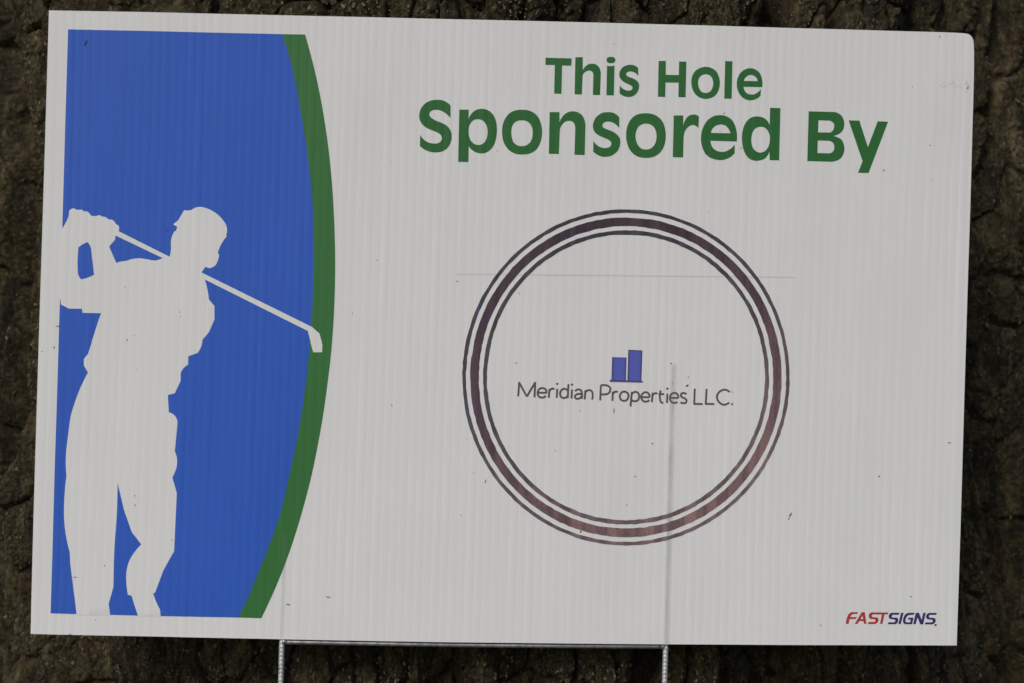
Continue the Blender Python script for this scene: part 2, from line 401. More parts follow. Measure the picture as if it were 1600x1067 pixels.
TR = 0.60; TC = Vector((0.015, 0.022 + TR, 0))
def axis_samples(lo, hi, flo, fhi, fine, coarse_n):
    a = np.linspace(lo, flo, coarse_n, endpoint=False); m_ = np.linspace(flo, fhi, int((fhi - flo) / fine)); c_ = np.linspace(fhi, hi, coarse_n + 1)[1:]
    return np.concatenate([a, m_, c_])
ss = axis_samples(-math.pi * TR, math.pi * TR, -0.44, 0.44, 0.00095, 70)
zs = axis_samples(-0.05, 2.3, 0.35, 0.90, 0.00095, 50)
SG, ZG = np.meshgrid(ss, zs)
def bark_h(s, z):
    s = s + 3.0; z = z + 2.0
    lean = s + 0.10 * z * 0.35
    ws = lean + 0.016 * fbm(s * 9, z * 5, 3, 11) + 0.005 * fbm(s * 40, z * 26, 3, 12)
    wz = z + 0.030 * fbm(s * 11 + 4, z * 7, 3, 13) + 0.006 * fbm(s * 45, z * 40, 3, 14)
    sm = lambda x: x * x * (3 - 2 * x)
    fur = 1 - sm(np.clip(np.abs(fbm(ws * 11, wz * 1.9, 3, 57, 0.45)) / 0.22, 0, 1))        # long furrows between the ridges
    f1, f2, idp = voro(ws / 0.024, wz / 0.058, 21, 0.95)                                     # plates parted by deep cracks
    e = f2 - f1; crack = 1 - sm(np.clip(e / 0.13, 0, 1))
    g1, g2, idq = voro(ws / 0.0105 + 7, wz / 0.0165, 31, 1.0)                                # smaller scales on the plates
    e2 = g2 - g1; crack2 = 1 - sm(np.clip(e2 / 0.13, 0, 1))
    k1, k2, idk = voro(ws / 0.0040 + 3, wz / 0.0058, 41, 1.0)                                # crumbs
    h = -0.005 - 0.030 * fur - 0.0085 * crack + 0.0050 * (idp - 0.5) + 0.0030 * np.clip(e, 0, 0.6) - 0.0026 * crack2 * (0.3 + idq) + 0.0026 * (idq - 0.5)
    h = h + 0.0030 * (1 - 2 * np.abs(fbm(ws * 60, wz * 11, 3, 63, 0.5)) ** 0.7) + 0.0020 * fbm(s * 48, z * 32, 4, 61, 0.6) + 0.0016 * (0.5 - k1) * (0.2 + 1.2 * idk) + 0.0013 * (np.abs(fbm(s * 300, z * 220, 3, 81, 0.6)) * 2 - 0.4) + 0.0007 * fbm(s * 520, z * 430, 2, 91)
    return h
Hh = bark_h(SG, ZG)
wgt = np.clip((np.abs(SG) - (math.pi * TR - 0.15)) / 0.15, 0, 1)
Hh = Hh * (1 - wgt) - 0.005 * wgt
RAD = TR + Hh + 0.22 * np.exp(-np.clip(ZG, 0, None) / 0.11) * (1 + 0.4 * np.sin(5 * SG / TR)) * 0.45 - 0.02 * np.clip(ZG - 0.9, 0, None)
TH = SG / TR
V = np.stack([RAD * np.sin(TH), -RAD * np.cos(TH), ZG], -1).reshape(-1, 3).astype(np.float32)
nz, ns = SG.shape
idx = np.arange(nz * ns).reshape(nz, ns)
Q = np.stack([idx[:-1, :-1], idx[:-1, 1:], idx[1:, 1:], idx[1:, :-1]], -1).reshape(-1, 4).astype(np.int32)
me = bpy.data.meshes.new('trunk')
me.vertices.add(len(V)); me.vertices.foreach_set('co', V.ravel())
me.loops.add(Q.size); me.loops.foreach_set('vertex_index', Q.ravel())
me.polygons.add(len(Q)); me.polygons.foreach_set('loop_start', np.arange(0, Q.size, 4, dtype=np.int32))
me.polygons.foreach_set('use_smooth', np.ones(len(Q), dtype=bool))
me.update(calc_edges=True); me.validate()
tree = empty('tree'); tree.location = TC
tree['label'] = 'broad tree trunk with dark furrowed mossy bark behind the sign'; tree['category'] = 'tree'
trunk = link('trunk', me, M['bark'], tree)

# loose bark scales and crumbs of lichen standing off the ridges
def flakes(name, mat, n, seed, size, tilt, bias):
    rg = np.random.RandomState(seed)
    s0 = rg.uniform(-0.43, 0.43, n * 3); z0 = rg.uniform(0.37, 0.88, n * 3)
    j = np.clip(np.searchsorted(ss, s0), 0, len(ss) - 1); i = np.clip(np.searchsorted(zs, z0), 0, len(zs) - 1)
    patch = vnoise(s0 * 22 + 40, z0 * 14 + 40, seed)
    keep = (Hh[i, j] > bias) & (rg.uniform(0, 1, n * 3) < patch * 1.3)
    s0, z0, i, j = s0[keep][:n], z0[keep][:n], i[keep][:n], j[keep][:n]
    n = len(s0); th = s0 / TR; rad = RAD[i, j] + 0.0004
    P = np.stack([rad * np.sin(th), -rad * np.cos(th), z0], -1)
    nn = np.stack([np.sin(th), -np.cos(th), 0 * th], -1); tu = np.stack([np.cos(th), np.sin(th), 0 * th], -1); tv = np.tile([0, 0, 1.0], (n, 1))
    a = rg.normal(0, 0.5, n)[:, None]; u_ = tu * np.cos(a) + tv * np.sin(a); v_ = -tu * np.sin(a) + tv * np.cos(a)
    t1 = rg.normal(0, tilt, n)[:, None]; t2 = rg.normal(0, tilt, n)[:, None]
    u_ = u_ + nn * t1; v_ = v_ + nn * t2
    w_ = rg.lognormal(math.log(size), 0.45, n)[:, None]; l_ = w_ * rg.uniform(1.0, 2.4, n)[:, None]
    def jit(): return rg.uniform(0.7, 1.25, n)[:, None]
    q = [P - u_ * w_ * jit() - v_ * l_ * jit(), P + u_ * w_ * jit() - v_ * l_ * jit() * 0.7, P + u_ * w_ * jit() * 0.8 + v_ * l_ * jit() * 0.8, P - u_ * w_ * jit() * 0.7 + v_ * l_ * jit(), P + nn * w_ * 0.55 * jit()]
    V = np.stack(q, 1).reshape(-1, 3).astype(np.float32); b0 = np.arange(n)[:, None] * 5
    T = np.concatenate([b0 + np.array([p]) for p in ((0, 1, 4), (1, 2, 4), (2, 3, 4), (3, 0, 4))]).astype(np.int32)
    me = bpy.data.meshes.new(name); me.vertices.add(len(V)); me.vertices.foreach_set('co', V.ravel())
    me.loops.add(T.size); me.loops.foreach_set('vertex_index', T.ravel()); me.polygons.add(len(T)); me.polygons.foreach_set('loop_start', np.arange(0, T.size, 3, dtype=np.int32))
    me.update(calc_edges=True); o = link(name, me, mat, tree); o['kind'] = 'stuff'
def crumb(name, stops):
    m, t, b = new_mat(name); vi = coords(t, (1, 1, 1))
    t.links.new(ramp(t, noise(t, vi, 160, 5, 0.8), stops), b.inputs['Base Color']); b.inputs['Roughness'].default_value = 0.85
    t.links.new(bump(t, noise(t, vi, 900, 3, 0.7), 0.5, 0.0008), b.inputs['Normal']); return m
M['scale'] = crumb('bark_scale', [(0.42, (0.022, 0.016, 0.009)), (0.5, (0.060, 0.046, 0.025)), (0.6, (0.12, 0.096, 0.056))])
M['lichen'] = crumb('crusty_lichen', [(0.40, (0.075, 0.068, 0.026)), (0.5, (0.15, 0.13, 0.06)), (0.62, (0.18, 0.16, 0.095))])
flakes('bark_scales', M['scale'], 34000, 101, 0.00042, 0.35, -0.040)
flakes('lichen_crumbs', M['lichen'], 16000, 103, 0.00036, 0.40, -0.016)

# ================================================================ WIRE STAKE
BY = 0.0024 - bow(0, 0.425)                                              # the wires run in the middle of the 5 mm board
WR = 0.0018
stake = empty('wire_stake'); stake['label'] = 'galvanised wire step stake holding the white sign from below'; stake['category'] = 'sign stake'
def leg(uw, ztop):
    V = []; F = []; seg = 14
    zl = list(np.arange(-0.08, 0.36, 0.01)) + list(np.arange(0.36, 0.425, 0.00022)) + list(np.arange(0.425, ztop, 0.01)) + [ztop]
    for k, z in enumerate(zl):
        x0 = uw + shear * (z - ZC)
        ph = z / 0.0027 * 2 * math.pi
        fade = 1.0
        for j in range(seg):
            a = 2 * math.pi * j / seg
            r = WR
            front = max(0, -math.sin(a)) ** 1.5                # embossed links pressed into the front and back of the wire
            back = max(0, math.sin(a)) ** 1.5
            r += (front + back) * 0.00015 * (-0.5 + 0.5 * math.sin(ph)) + 0.00010 * math.cos(a) ** 2 * math.cos(ph)
            V.append((x0 + r * math.cos(a), 0.0024 - bow(0, max(z, 0.425)) + r * math.sin(a), z))
        if k:
            for j in range(seg):
                p, q = (k - 1) * seg, k * seg
                F.append((p + j, p + (j + 1) % seg, q + (j + 1) % seg, q + j))
    F.append(tuple(range(seg))[::-1]); F.append(tuple((len(zl) - 1) * seg + j for j in range(seg)))
    me = mesh_from('leg', V, F)
    for p in me.polygons: p.use_smooth = True
    return link('leg', me, M['wire_leg'], stake)
leg(WIRE_U[0], WIRE_TOP[0]); leg(WIRE_U[1], WIRE_TOP[1])
def tube(name, pts, r, mat, parent, seg=14, wob=0.0, sd=1):
    rr = random.Random(sd); V = []; F = []; P = [Vector(p) for p in pts]
    for k, p in enumerate(P):
        d = (P[min(k + 1, len(P) - 1)] - P[max(k - 1, 0)]).normalized()
        s = d.cross(Vector((0, 1, 0))).normalized(); u_ = s.cross(d)
        rk = r * (1 + rr.uniform(-wob, wob))
        for j in range(seg):
            a = 2 * math.pi * j / seg; V.append(p + s * math.cos(a) * rk + u_ * math.sin(a) * rk)
        if k:
            for j in range(seg):
                a, c_ = (k - 1) * seg, k * seg; F.append((a + j, a + (j + 1) % seg, c_ + (j + 1) % seg, c_ + j))
    F.append(tuple(range(seg))); F.append(tuple((len(P) - 1) * seg + j for j in range(seg))[::-1])
    me = mesh_from(name, V, F)
    for p in me.polygons: p.use_smooth = True
    bm = bmesh.new(); bm.from_mesh(me); bmesh.ops.recalc_face_normals(bm, faces=bm.faces[:]); bm.to_mesh(me); bm.free()
    return link(name, me, mat, parent)
a = S(444, 1003.2); c_ = S(1036, 1010.2)
N = 60
tube('crossbar', [(a[0] + (c_[0] - a[0]) * k / N, BY + 0.0002, a[1] + (c_[1] - a[1]) * k / N - 0.0006 * math.sin(math.pi * k / N)) for k in range(N + 1)], WR * 0.92, M['wire'], stake, wob=0.02)
for (px, py, s_) in ((443.2, 1002.5, 1), (1036.8, 1009.8, 2)):                # weld beads
    bm = bmesh.new(); bmesh.ops.create_icosphere(bm, subdivisions=3, radius=0.0022)
    rr = random.Random(s_)
    for v_ in bm.verts: v_.co *= 1 + 0.10 * math.sin(v_.co.x * 3000 + s_) * math.cos(v_.co.z * 2600)
    q = S(px, py); bmesh.ops.translate(bm, verts=bm.verts, vec=(q[0], BY, q[1]))
    for f in bm.faces: f.smooth = True
    me = bpy.data.meshes.new('weld'); bm.to_mesh(me); bm.free(); link('weld', me, M['wire'], stake)

# ================================================================ SIGN
sign = empty('yard_sign')
sign['label'] = 'white corrugated plastic golf sponsor sign with blue panel, standing against the trunk'; sign['category'] = 'sign'

# --- board: printed front sheet, back sheet and the flute walls between them
scol = sorted(set(round((i + c) / NF, 6) for i in range(NF) for c in CUTS) | {1.0})
trow = sorted(set(np.linspace(0, 1, 41).round(5)) | set((1 - np.linspace(0, 0.012, 9)).round(5)))
scol = sorted(set(scol) | set((1 - np.linspace(0, 0.012, 11)).round(6)))
def along(P):
    P = np.asarray(P); d = np.r_[0, np.cumsum(np.hypot(*(P[1:] - P[:-1]).T))]; d /= d[-1]
    fine = []
    sp_ = np.array(spline([tuple(p) for p in P], [False] * len(P), 0.004, closed=False)); e = np.r_[0, np.cumsum(np.hypot(*(sp_[1:] - sp_[:-1]).T))]; e /= e[-1]
    return lambda q: np.stack([np.interp(q, e, sp_[:, 0]), np.interp(q, e, sp_[:, 1])], -1)
fT, fB, fL, fR = along(top), along(bot), along(lef), along(rig)
sA = np.array(scol); tA = np.array(trow)
Tt, Bb, Ll, Rr = fT(sA), fB(sA), fL(tA), fR(tA)
s_, t_ = np.meshgrid(sA, tA); s3 = s_[..., None]; t3 = t_[..., None]
G = (1 - t3) * Bb[None] + t3 * Tt[None] + (1 - s3) * Ll[:, None] + s3 * Rr[:, None] - ((1 - s3) * (1 - t3) * bot[0] + s3 * (1 - t3) * bot[-1] + (1 - s3) * t3 * top[0] + s3 * t3 * top[-1])
def skin(name, yf, thick, smooth_n):
    x = G[..., 0].ravel(); z = G[..., 1].ravel(); nr, nc = s_.shape
    yo = yf(x, z); V0 = np.stack([x, yo, z], -1); V1 = np.stack([x, yo + thick, z], -1)
    idx = np.arange(nr * nc).reshape(nr, nc); o = nr * nc
    A = np.stack([idx[:-1, :-1], idx[:-1, 1:], idx[1:, 1:], idx[1:, :-1]], -1).reshape(-1, 4)
    F = A.tolist() + (A[:, ::-1] + o).tolist()
    rim = list(idx[0, :]) + list(idx[1:, -1]) + list(idx[-1, -2::-1]) + list(idx[-2:0:-1, 0])
    for k in range(len(rim)):
        p, q = int(rim[k]), int(rim[(k + 1) % len(rim)]); F.append((q, p, p + o, q + o))
    me = mesh_from(name, np.concatenate([V0, V1]), F)
    for k, p in enumerate(me.polygons): p.use_smooth = k < len(A)
    if smooth_n:
        nn = normals(x, z); ln = []
        for p in me.polygons:
            for v_ in p.vertices:
                ln.append(tuple(nn[v_]) if p.index < len(A) else tuple(p.normal))
        me.normals_split_custom_set(ln)
    return link(name, me, M['white'], sign)
THK = 0.0052
skin('front_sheet', lambda x, z: -relief(x, z), 0.0003, True)
skin('back_sheet', lambda x, z: -relief(x, z) * 0.9 + THK - 0.0003, 0.0003, False)
V = []; F = []
fx = np.linspace(0, 1, NF + 1)
for k, q in enumerate(fx):
    q = min(max(q, 0.0009), 0.9991)
    zt = np.linspace(0.004, 0.994 if k > NF - 3 else 0.999, 12)
    base = len(V)
    for tt in zt:
        P = (1 - tt) * fB(q) + tt * fT(q) + (1 - q) * fL(tt) + q * fR(tt) - ((1 - q) * (1 - tt) * bot[0] + q * (1 - tt) * bot[-1] + (1 - q) * tt * top[0] + q * tt * top[-1])
        y0 = -float(relief(P[0], P[1])) + 0.00032; y1 = -float(relief(P[0], P[1])) * 0.9 + THK - 0.00032
        for (dx, yy) in ((-0.00013, y0), (0.00013, y0), (0.00013, y1), (-0.00013, y1)): V.append((P[0] + dx, yy, P[1]))
    for j in range(11):
        p = base + 4 * j
        for e in range(4): F.append((p + e, p + (e + 1) % 4, p + 4 + (e + 1) % 4, p + 4 + e))
    F.append((base, base + 3, base + 2, base + 1)); F.append(tuple(base + 44 + e for e in range(4)))
rib = link('flute_walls', mesh_from('flute_walls', V, F), M['white'], sign); rib['kind'] = 'stuff'

# --- blue panel, green band, golfer
blue_right = [(440.8, 54), (457.3, 110.4), (471.3, 184), (481.8, 252.3), (488, 315), (490.2, 371.4), (490.4, 405), (488.2, 475), (483.8, 538.7), (477.7, 598.7), (470.3, 650), (461, 701), (450, 751), (438.0, 801), (422, 847), (401.7, 898.4), (380, 948.6), (371.4, 964)]
green_right = [(476.6, 54.6), (494, 121), (507, 189), (518, 280), (523.0, 371.4), (523.6, 405), (523.0, 456), (520.8, 505), (516.7, 555.6), (511.6, 598.7), (504.3, 650), (495.2, 701), (484.5, 751), (471.5, 800), (457.8, 845), (439, 896.5), (408.1, 965.1)]
bl = spline(blue_right, [False] * len(blue_right), 3, closed=False)
gl = spline(green_right, [False] * len(green_right), 3, closed=False)
left_edge = [(78.6, 957.6), (85.0, 730), (91.8, 514), (96.9, 355), (101.4, 200), (106.2, 46.4)]
bottom_edge = [(251, 962), (215, 961.2), (172.5, 960), (119.4, 958.8)]
sheet('blue_panel', [[(106.2, 46.4), (220, 48.9), (330, 51.5)] + bl + bottom_edge + left_edge[:-1]], M['blue'], sign, 1)
sheet('green_band', [[(441.0, 54)] + gl + [(371.5, 964)] + bl[-2:0:-1]], M['green'], sign, 1)
c2 = (60, 300, 4.9875); c3 = (60, 500, 4.9875); c4 = (30, 700, 3.3333); c5 = (300, 400, 5.335)
gol = [
 (c2, "150,306! 183,290! 215,235 235,185 237,150! 262,132 280,130! 290,140! 345,142! 350,155! 375,153! 395,168 410,188! 445,190 478,184 495,195! 530,203 545,217! 578,222 600,250! 627,268! 627,310! 1022,508! 1033,440 1032,390 1040,350 1060,310! 1072,305! 1082,275! 1050,255! 1090,222! 1135,145! 1190,143 1225,125 1260,119 1310,130 1395,177 1440,225 1462,260 1470,300 1462,340! 1468,348! 1415,430 1397,480! 1408,490! 1400,530 1375,578 1330,596 1303,585! 1270,630!"),
 (c5, "1000,595! 1062,650! 1087,735! 1085,798! 1010,798! 965,628!"),
 (c2, "1297,685! 1322,790 1328,840! 1372,892! 1372,995!"),
 (c3, "1330,95! 1278,160! 1265,210 1240,252! 1168,278! 1165,345! 1120,385 1108,410! 1108,470! 1062,567! 1008,580! 1015,715! 1060,740 1080,775 1083,800! 1062,1020!"),
 (c4, "812,20 797,150! 820,232! 812,400! 806,535! 750,635! 707,750! 697,755! 715,805 733,840! 737,892! 617,888! 617,868! 597,810! 585,768! 565,762! 557,700 558,640 575,580 600,540 635,500! 585,435! 545,320! 511,178! 508,330 495,520 490,720! 465,810! 475,884! 298,880! 298,860! 265,600! 262,540! 240,440 232,350 233,280 245,140! 243,20"),
 (c3, "215,1015! 235,850 250,745 285,630 325,525 385,405! 370,380! 352,350! 352,300! 385,260! 430,120 465,10"),
 (c2, "487,948! 342,945! 338,913! 235,912! 175,880! 166,825! 136,822!")]
P = []; C = []
for (o_, s__), txt in (((g_[0][:2], g_[0][2]), g_[1]) for g_ in gol):
    for tok in txt.split():
        cc = tok.endswith('!'); x, y = tok.rstrip('!').split(',')
        P.append((o_[0] + float(x) / s__, o_[1] + float(y) / s__)); C.append(cc)
body = spline(P, C, 1.5)
h1 = outline("600,342! 595,375! 550,428! 605,557! 640,545 680,540 730,525 790,520 850,528 905,537 968,518!", *c2)
h2 = outline("310,435! 345,410 383,393! 405,430 415,500 432,648! 385,670 330,684! 312,655 304,580 307,490!", *c2)
gf = sheet('golfer_silhouette', [body, h1, h2], M['white'], sign, 2.2, lines=[((78.6, 958.4), (371.4, 964.8)), ((105.5, 46.4), (77.9, 957.6)), ((78.6, 960.8), (371.4, 967.2)), ((103.0, 46.4), (75.4, 957.6))])
for v_ in gf.data.vertices:                                # outside the blue the silhouette is bare board: sink its margin
    d = RM.transposed() @ (v_.co - CAM_LOC); qx, qy = 800 + FPX * d.x / -d.z, 533.5 - FPX * d.y / -d.z
    if qy > 957.6 + (qx - 78.6) * 0.02186 + 1.6 or qx < 106.2 - (qy - 46.4) * 0.0303 - 1.6: v_.co.y += 0.00026
gf['label'] = 'white silhouette of a golfer with club over the shoulder'

# --- green heading
def letters(parent, mat, items, layer=1):
    for (o_, loops) in items:
        sheet('letter', [outline(L, *o_) for L in loops], mat, parent, layer)
k = 9.975
A1, A2, A3, A4, A5, A6, A7, A8 = (640, 150, k), (780, 160, k), (920, 160, k), (1040, 160, k), (1140, 160, k), (1240, 167, k), (845, 75, k), (1020, 75, 8.889)
hd1 = empty('lettering', sign); hd1['label'] = 'upper smaller line of green heading words'
hd2 = empty('lettering', sign); hd2['label'] = 'lower larger line of green heading words'
letters(hd1, M['green_text'], [
 (A7, ["73,160! 478,170! 475,283! 330,278! 320,722! 208,718! 218,272! 72,270!"]),
 (A7, ["538,152! 652,152! 652,355! 690,300 740,263 795,252 860,265 905,305 930,370 933,440! 922,740! 810,738! 818,440! 812,400 790,370 750,358 705,372 665,405 650,450! 638,732! 525,728!"]),
 (A7, ["1032,280! 1090,290 1147,280! 1136,746! 1022,744!"]),
 (A7, ["1095,147 1140,154 1162,193 1140,235 1093,243 1045,235 1022,195 1045,153"]),
 (A7, ["1517,322! 1470,285 1400,268 1330,280 1260,325 1225,390 1225,450 1260,510 1310,545 1370,575 1415,600 1430,635 1405,665 1360,673 1300,655 1262,630 1230,592! 1228,715! 1290,755 1360,770 1440,755 1500,700 1530,620 1520,550 1480,505 1420,475 1355,450 1330,425 1340,390 1380,372 1440,380 1485,405 1517,445!"]),
 (A8, ["80,187! 180,187! 178,380! 360,383! 364,195! 465,197! 453,692! 353,688! 357,488! 175,485! 170,686! 70,684!"]),
 (A8, ["735,270 810,285 870,325 910,390 928,480 915,580 875,655 810,700 735,714 660,700 595,655 550,580 533,490 548,390 590,325 655,285", "735,372 785,385 820,425 836,495 825,560 795,610 735,633 675,615 640,565 626,495 640,425 680,385"]),
 (A8, ["1003,190! 1103,192! 1092,712! 990,710!"]),
 (A8, ["1518,550! 1520,480 1505,400 1465,335 1410,300 1350,288 1280,305 1215,355 1175,430 1163,510 1175,590 1215,665 1275,715 1350,733 1420,720 1495,665! 1500,575! 1460,620 1420,645 1370,653 1310,640 1275,600 1257,545!", "1262,465! 1280,425 1315,393 1360,380 1410,397 1440,425 1452,468!"])])
letters(hd2, M['green_text'], [
 (A1, ["637,155! 580,105 500,72 410,66 320,82 235,130 175,205 150,300 160,385 200,450 270,505 360,545 440,580 490,620 503,665 485,715 440,742 370,747 290,730 220,685 165,612! 160,785! 240,845 330,878 410,885 500,872 580,825 635,740 655,640 640,550 590,480 510,430 420,395 350,355 312,315 310,275 335,240 390,222 460,225 530,255 590,300 636,350!"]),
 (A1, ["775,220! 920,220! 918,378! 945,310 1000,248 1065,215 1130,207 1210,225 1290,285 1340,380 1360,500 1355,620 1330,730 1280,820 1210,880 1120,902 1040,887 975,850 920,785! 915,1035! 757,1033!", "1065,368 1130,385 1185,440 1212,520 1213,600 1195,680 1150,745 1080,770 1010,755 955,705 925,630 918,550 930,470 965,410 1010,378"]),
 (A2, ["350,122 440,130 530,165 605,235 650,340 667,460 655,580 615,690 550,765 460,808 360,820 260,808 170,765 100,690 58,590 45,470 58,345 105,240 170,170 255,132", "350,287 420,297 475,335 510,395 521,475 512,560 480,630 425,675 350,690 280,675 225,630 197,555 188,470 200,385 235,325 285,295"]),
 (A2, ["785,160! 937,160! 938,320! 975,245 1030,185 1090,155 1155,147 1230,165 1295,215 1330,290 1342,390! 1330,828! 1172,824! 1183,430! 1178,370 1160,325 1125,300 1080,295 1030,308 985,345 955,395 942,450! 928,812! 772,808!"]),
 (A3, ["473,238! 420,190 360,165 290,160 210,172 140,212 85,285 62,370 75,440 110,490 170,530 240,560 305,590 345,625 350,660 325,700 280,717 220,718 150,690 100,650 70,608! 67,775! 130,822 190,848 250,855 330,845 410,800 465,730 490,640 482,570 450,520 400,480 330,445 265,420 220,395 208,365 225,330 270,308 330,308 390,330 440,370 473,408!"]),
 (A3, ["890,177 985,188 1075,230 1145,305 1185,410 1197,510 1187,630 1145,740 1080,815 990,860 890,872 790,860 700,815 635,740 592,630 580,510 595,395 640,295 710,220 795,185", "890,337 955,350 1010,390 1042,450 1054,530 1045,610 1010,685 955,730 890,742 825,730 770,680 738,610 727,525 740,450 770,390 825,350"]),
 (A4, ["125,212! 272,212! 272,382! 290,310 325,250 375,210 430,197 480,205 515,230! 508,408! 475,378 430,360 380,370 330,410 298,460 282,520 277,570! 270,866! 110,862!"]),
 (A4, ["1108,618! 1110,540 1098,430 1062,330 1005,260 930,220 840,207 750,222 670,270 605,350 562,450 548,560 560,680 600,780 660,850 750,892 850,907 930,895 1000,862 1073,800! 1075,660! 1035,710 980,750 920,775 850,778 785,760 735,720 705,660 697,605!", "703,485! 720,430 765,380 850,352 920,365 970,410 1007,490!"]),
 (A5, ["628,92! 790,98! 768,910! 620,908! 617,770! 585,840 530,890 470,912 410,918 330,900 260,840 212,740 190,600 195,480 225,370 280,285 350,238 430,227 510,240 570,280 622,360!", "485,387 545,402 595,455 622,530 622,610 600,700 550,765 480,790 415,775 365,725 340,650 337,570 352,485 390,420 435,395"]),
 (A6, ["232,77! 620,88! 690,105 750,155 785,240 785,310 755,385 700,430 600,462! 690,485 750,530 785,610 787,690 765,760 715,820 650,850 560,862! 210,852!", "383,217! 530,220! 590,235 625,270 630,310 615,365 590,395 540,408! 378,405!", "373,530! 530,535! 590,550 625,590 632,640 620,690 590,720 545,732! 368,728!"]),
 (A6, ["855,218! 1022,222! 1155,635! 1308,232! 1468,240! 1165,1037! 1000,1035! 1072,855!"])])

# --- round company emblem
RC = (977.8, 589.4)
def ring(rx0, ry0, rx1, ry1, mat, lab, sd):
    a_, b_ = disc_px(*RC, rx0, ry0, 200, 0.55, sd), disc_px(*RC, rx1, ry1, 200, 0.55, sd + 1)
    q = [[a_[i], a_[(i + 1) % 200], b_[(i + 1) % 200], b_[i]] for i in range(200)]
    o = sheet('emblem_ring', None, mat, sign, 1, raw=q); o['label'] = lab
ring(255.4, 261.6, 249.8, 255.9, M['ring_thin'], 'thin outer ring of the emblem', 1)
ring(243.0, 248.7, 229.8, 235.2, M['ring'], 'thick middle ring of the emblem', 3)
ring(223.2, 228.8, 217.0, 222.2, M['ring_thin'], 'thin inner ring of the emblem', 5)
bk = (940, 535, 15.24)
mark = empty('building_mark', sign); mark['label'] = 'two blue bars of the emblem like tower blocks'
sheet('bar', [outline("255,340! 585,345! 570,900! 240,900!", *bk)], M['mark_blue'], mark, 1)
sheet('bar', [outline("640,165! 965,178! 935,925! 615,915!", *bk)], M['mark_blue'], mark, 1)
for i_, q in enumerate(("245,335! 290,338! 272,900! 228,900!", "556,345! 588,345! 572,900! 540,900!", "630,160! 668,162! 645,910! 608,910!", "938,178! 966,178! 940,925! 908,925!", "290,338! 556,345! 556,362! 290,357!", "668,162! 938,175! 938,196! 668,188!")):
    sheet('outline', [outline(q, *bk)], M['mark_dark'], mark, 2)
sheet('base_line', [outline("188,872! 975,902! 978,942! 188,922!", *bk)], M['mark_dark'], mark, 3)

# --- thin company name: pen strokes
comp = empty('lettering', sign); comp['label'] = 'thin grey company name inside the emblem'
def pen(name, o_, strokes, mat, parent, width, dots=()):
    quads = []; layer = 1.0
    lead = None
    for i, s in enumerate(strokes):
        cl = s.startswith('o'); P = [(o_[0] + float(a.split(',')[0]) / o_[2], o_[1] + float(a.split(',')[1]) / o_[2]) for a in s.lstrip('o ').split()]
        if cl: L = spline(P, [False] * len(P), 0.8); L = L + L[:2]
        elif len(P) == 2: L = [P[0], ((P[0][0] + P[1][0]) / 2, (P[0][1] + P[1][1]) / 2), P[1]]
        else: L = spline(P, [False] * len(P), 0.8, closed=False)
        quads.append((stroke_quads(L, width), layer)); layer += 0.5
    objs = [sheet(name, None, mat, parent, ly, raw=q) for q, ly in quads]
    for d in dots: objs.append(sheet(name, [disc_px(o_[0] + d[0] / o_[2], o_[1] + d[1] / o_[2], width * 0.62, width * 0.62, 10)], mat, parent, 1))
    if len(objs) > 1:                                        # one mesh for one letter
        base = objs[0]; bm = bmesh.new(); nn = []
        for ob in objs: bm.from_mesh(ob.data)
        me = bpy.data.meshes.new(name); bm.to_mesh(me); bm.free()
        co = np.array([v_.co for v_ in me.vertices]); me.normals_split_custom_set_from_vertices(normals(co[:, 0], co[:, 2]).tolist())
        me.materials.append(mat)
        for ob in objs[1:]: bpy.data.objects.remove(ob)
        base.data = me
b1, b2, b3 = (800, 585, 10), (930, 585, 10), (1020, 585, 11.43)
WD = 3.0
for o_, st, dt in [
 (b1, ["95,332 112,108", "108,112 230,335", "230,335 362,112", "360,110 350,347"], ()),
 (b1, ["403,275 538,278", "538,278 530,235 500,208 465,203 425,220 402,260 400,300 420,335 460,352 500,345 527,325"], ()),
 (b1, ["585,215 572,355", "580,255 605,222 635,212 660,218"], ()),
 (b1, ["705,215 697,355"], ((705, 138),)),
 (b1, ["880,140 868,362", "874,255 845,222 810,215 770,235 750,280 755,325 790,356 830,355 866,325"], ()),
 (b1, ["935,225 928,366"], ((935, 150),)),
 (b1, ["985,255 1010,230 1045,225 1080,245 1090,285 1083,372", "1087,297 1040,295 1000,305 980,335 995,365 1030,370 1065,355 1085,325"], ()),
 (b1, ["1145,235 1132,382", "1140,280 1170,245 1210,235 1245,255 1257,300 1248,382"], ()),
 (b2, ["85,158 75,395", "85,160 150,158 200,170 232,205 228,250 195,290 140,302 82,300"], ()),
 (b2, ["272,258 265,402", "270,305 290,270 320,258 350,266"], ()),
 (b2, ["o450,258 490,270 515,310 512,355 480,395 440,402 400,385 382,345 390,300 415,268"], ()),
 (b2, ["570,262 548,492", "566,305 600,268 645,265 678,300 682,345 660,395 610,408 560,390"], ()),
 (b2, ["720,345 845,347", "845,347 838,300 805,270 765,272 725,305 717,355 740,400 785,415 825,405 842,390"], ()),
 (b2, ["895,275 882,422", "890,320 915,290 945,284 967,292"], ()),
 (b2, ["1020,240 1011,380 1026,425 1060,432", "985,296 1072,298"], ()),
 (b2, ["1125,290 1118,437"], ((1125, 212),)),
 (b2, ["1168,356 1295,359", "1295,359 1285,310 1250,280 1205,285 1170,325 1165,375 1190,420 1235,435 1282,420"], ()),
 (b2, ["1422,300 1385,282 1345,290 1335,325 1365,350 1405,370 1425,400 1405,435 1365,440 1330,425"], ()),
 (b3, ["745,243 735,514", "722,514 885,518"], ()),
 (b3, ["955,248 940,514", "928,514 1090,518"], ()),
 (b3, ["1362,305 1320,270 1260,262 1190,295 1145,360 1150,440 1195,500 1260,530 1320,515 1357,488"], ()),
 ]:
    pen('letter', o_, st, M['grey_text'], comp, WD, dt)
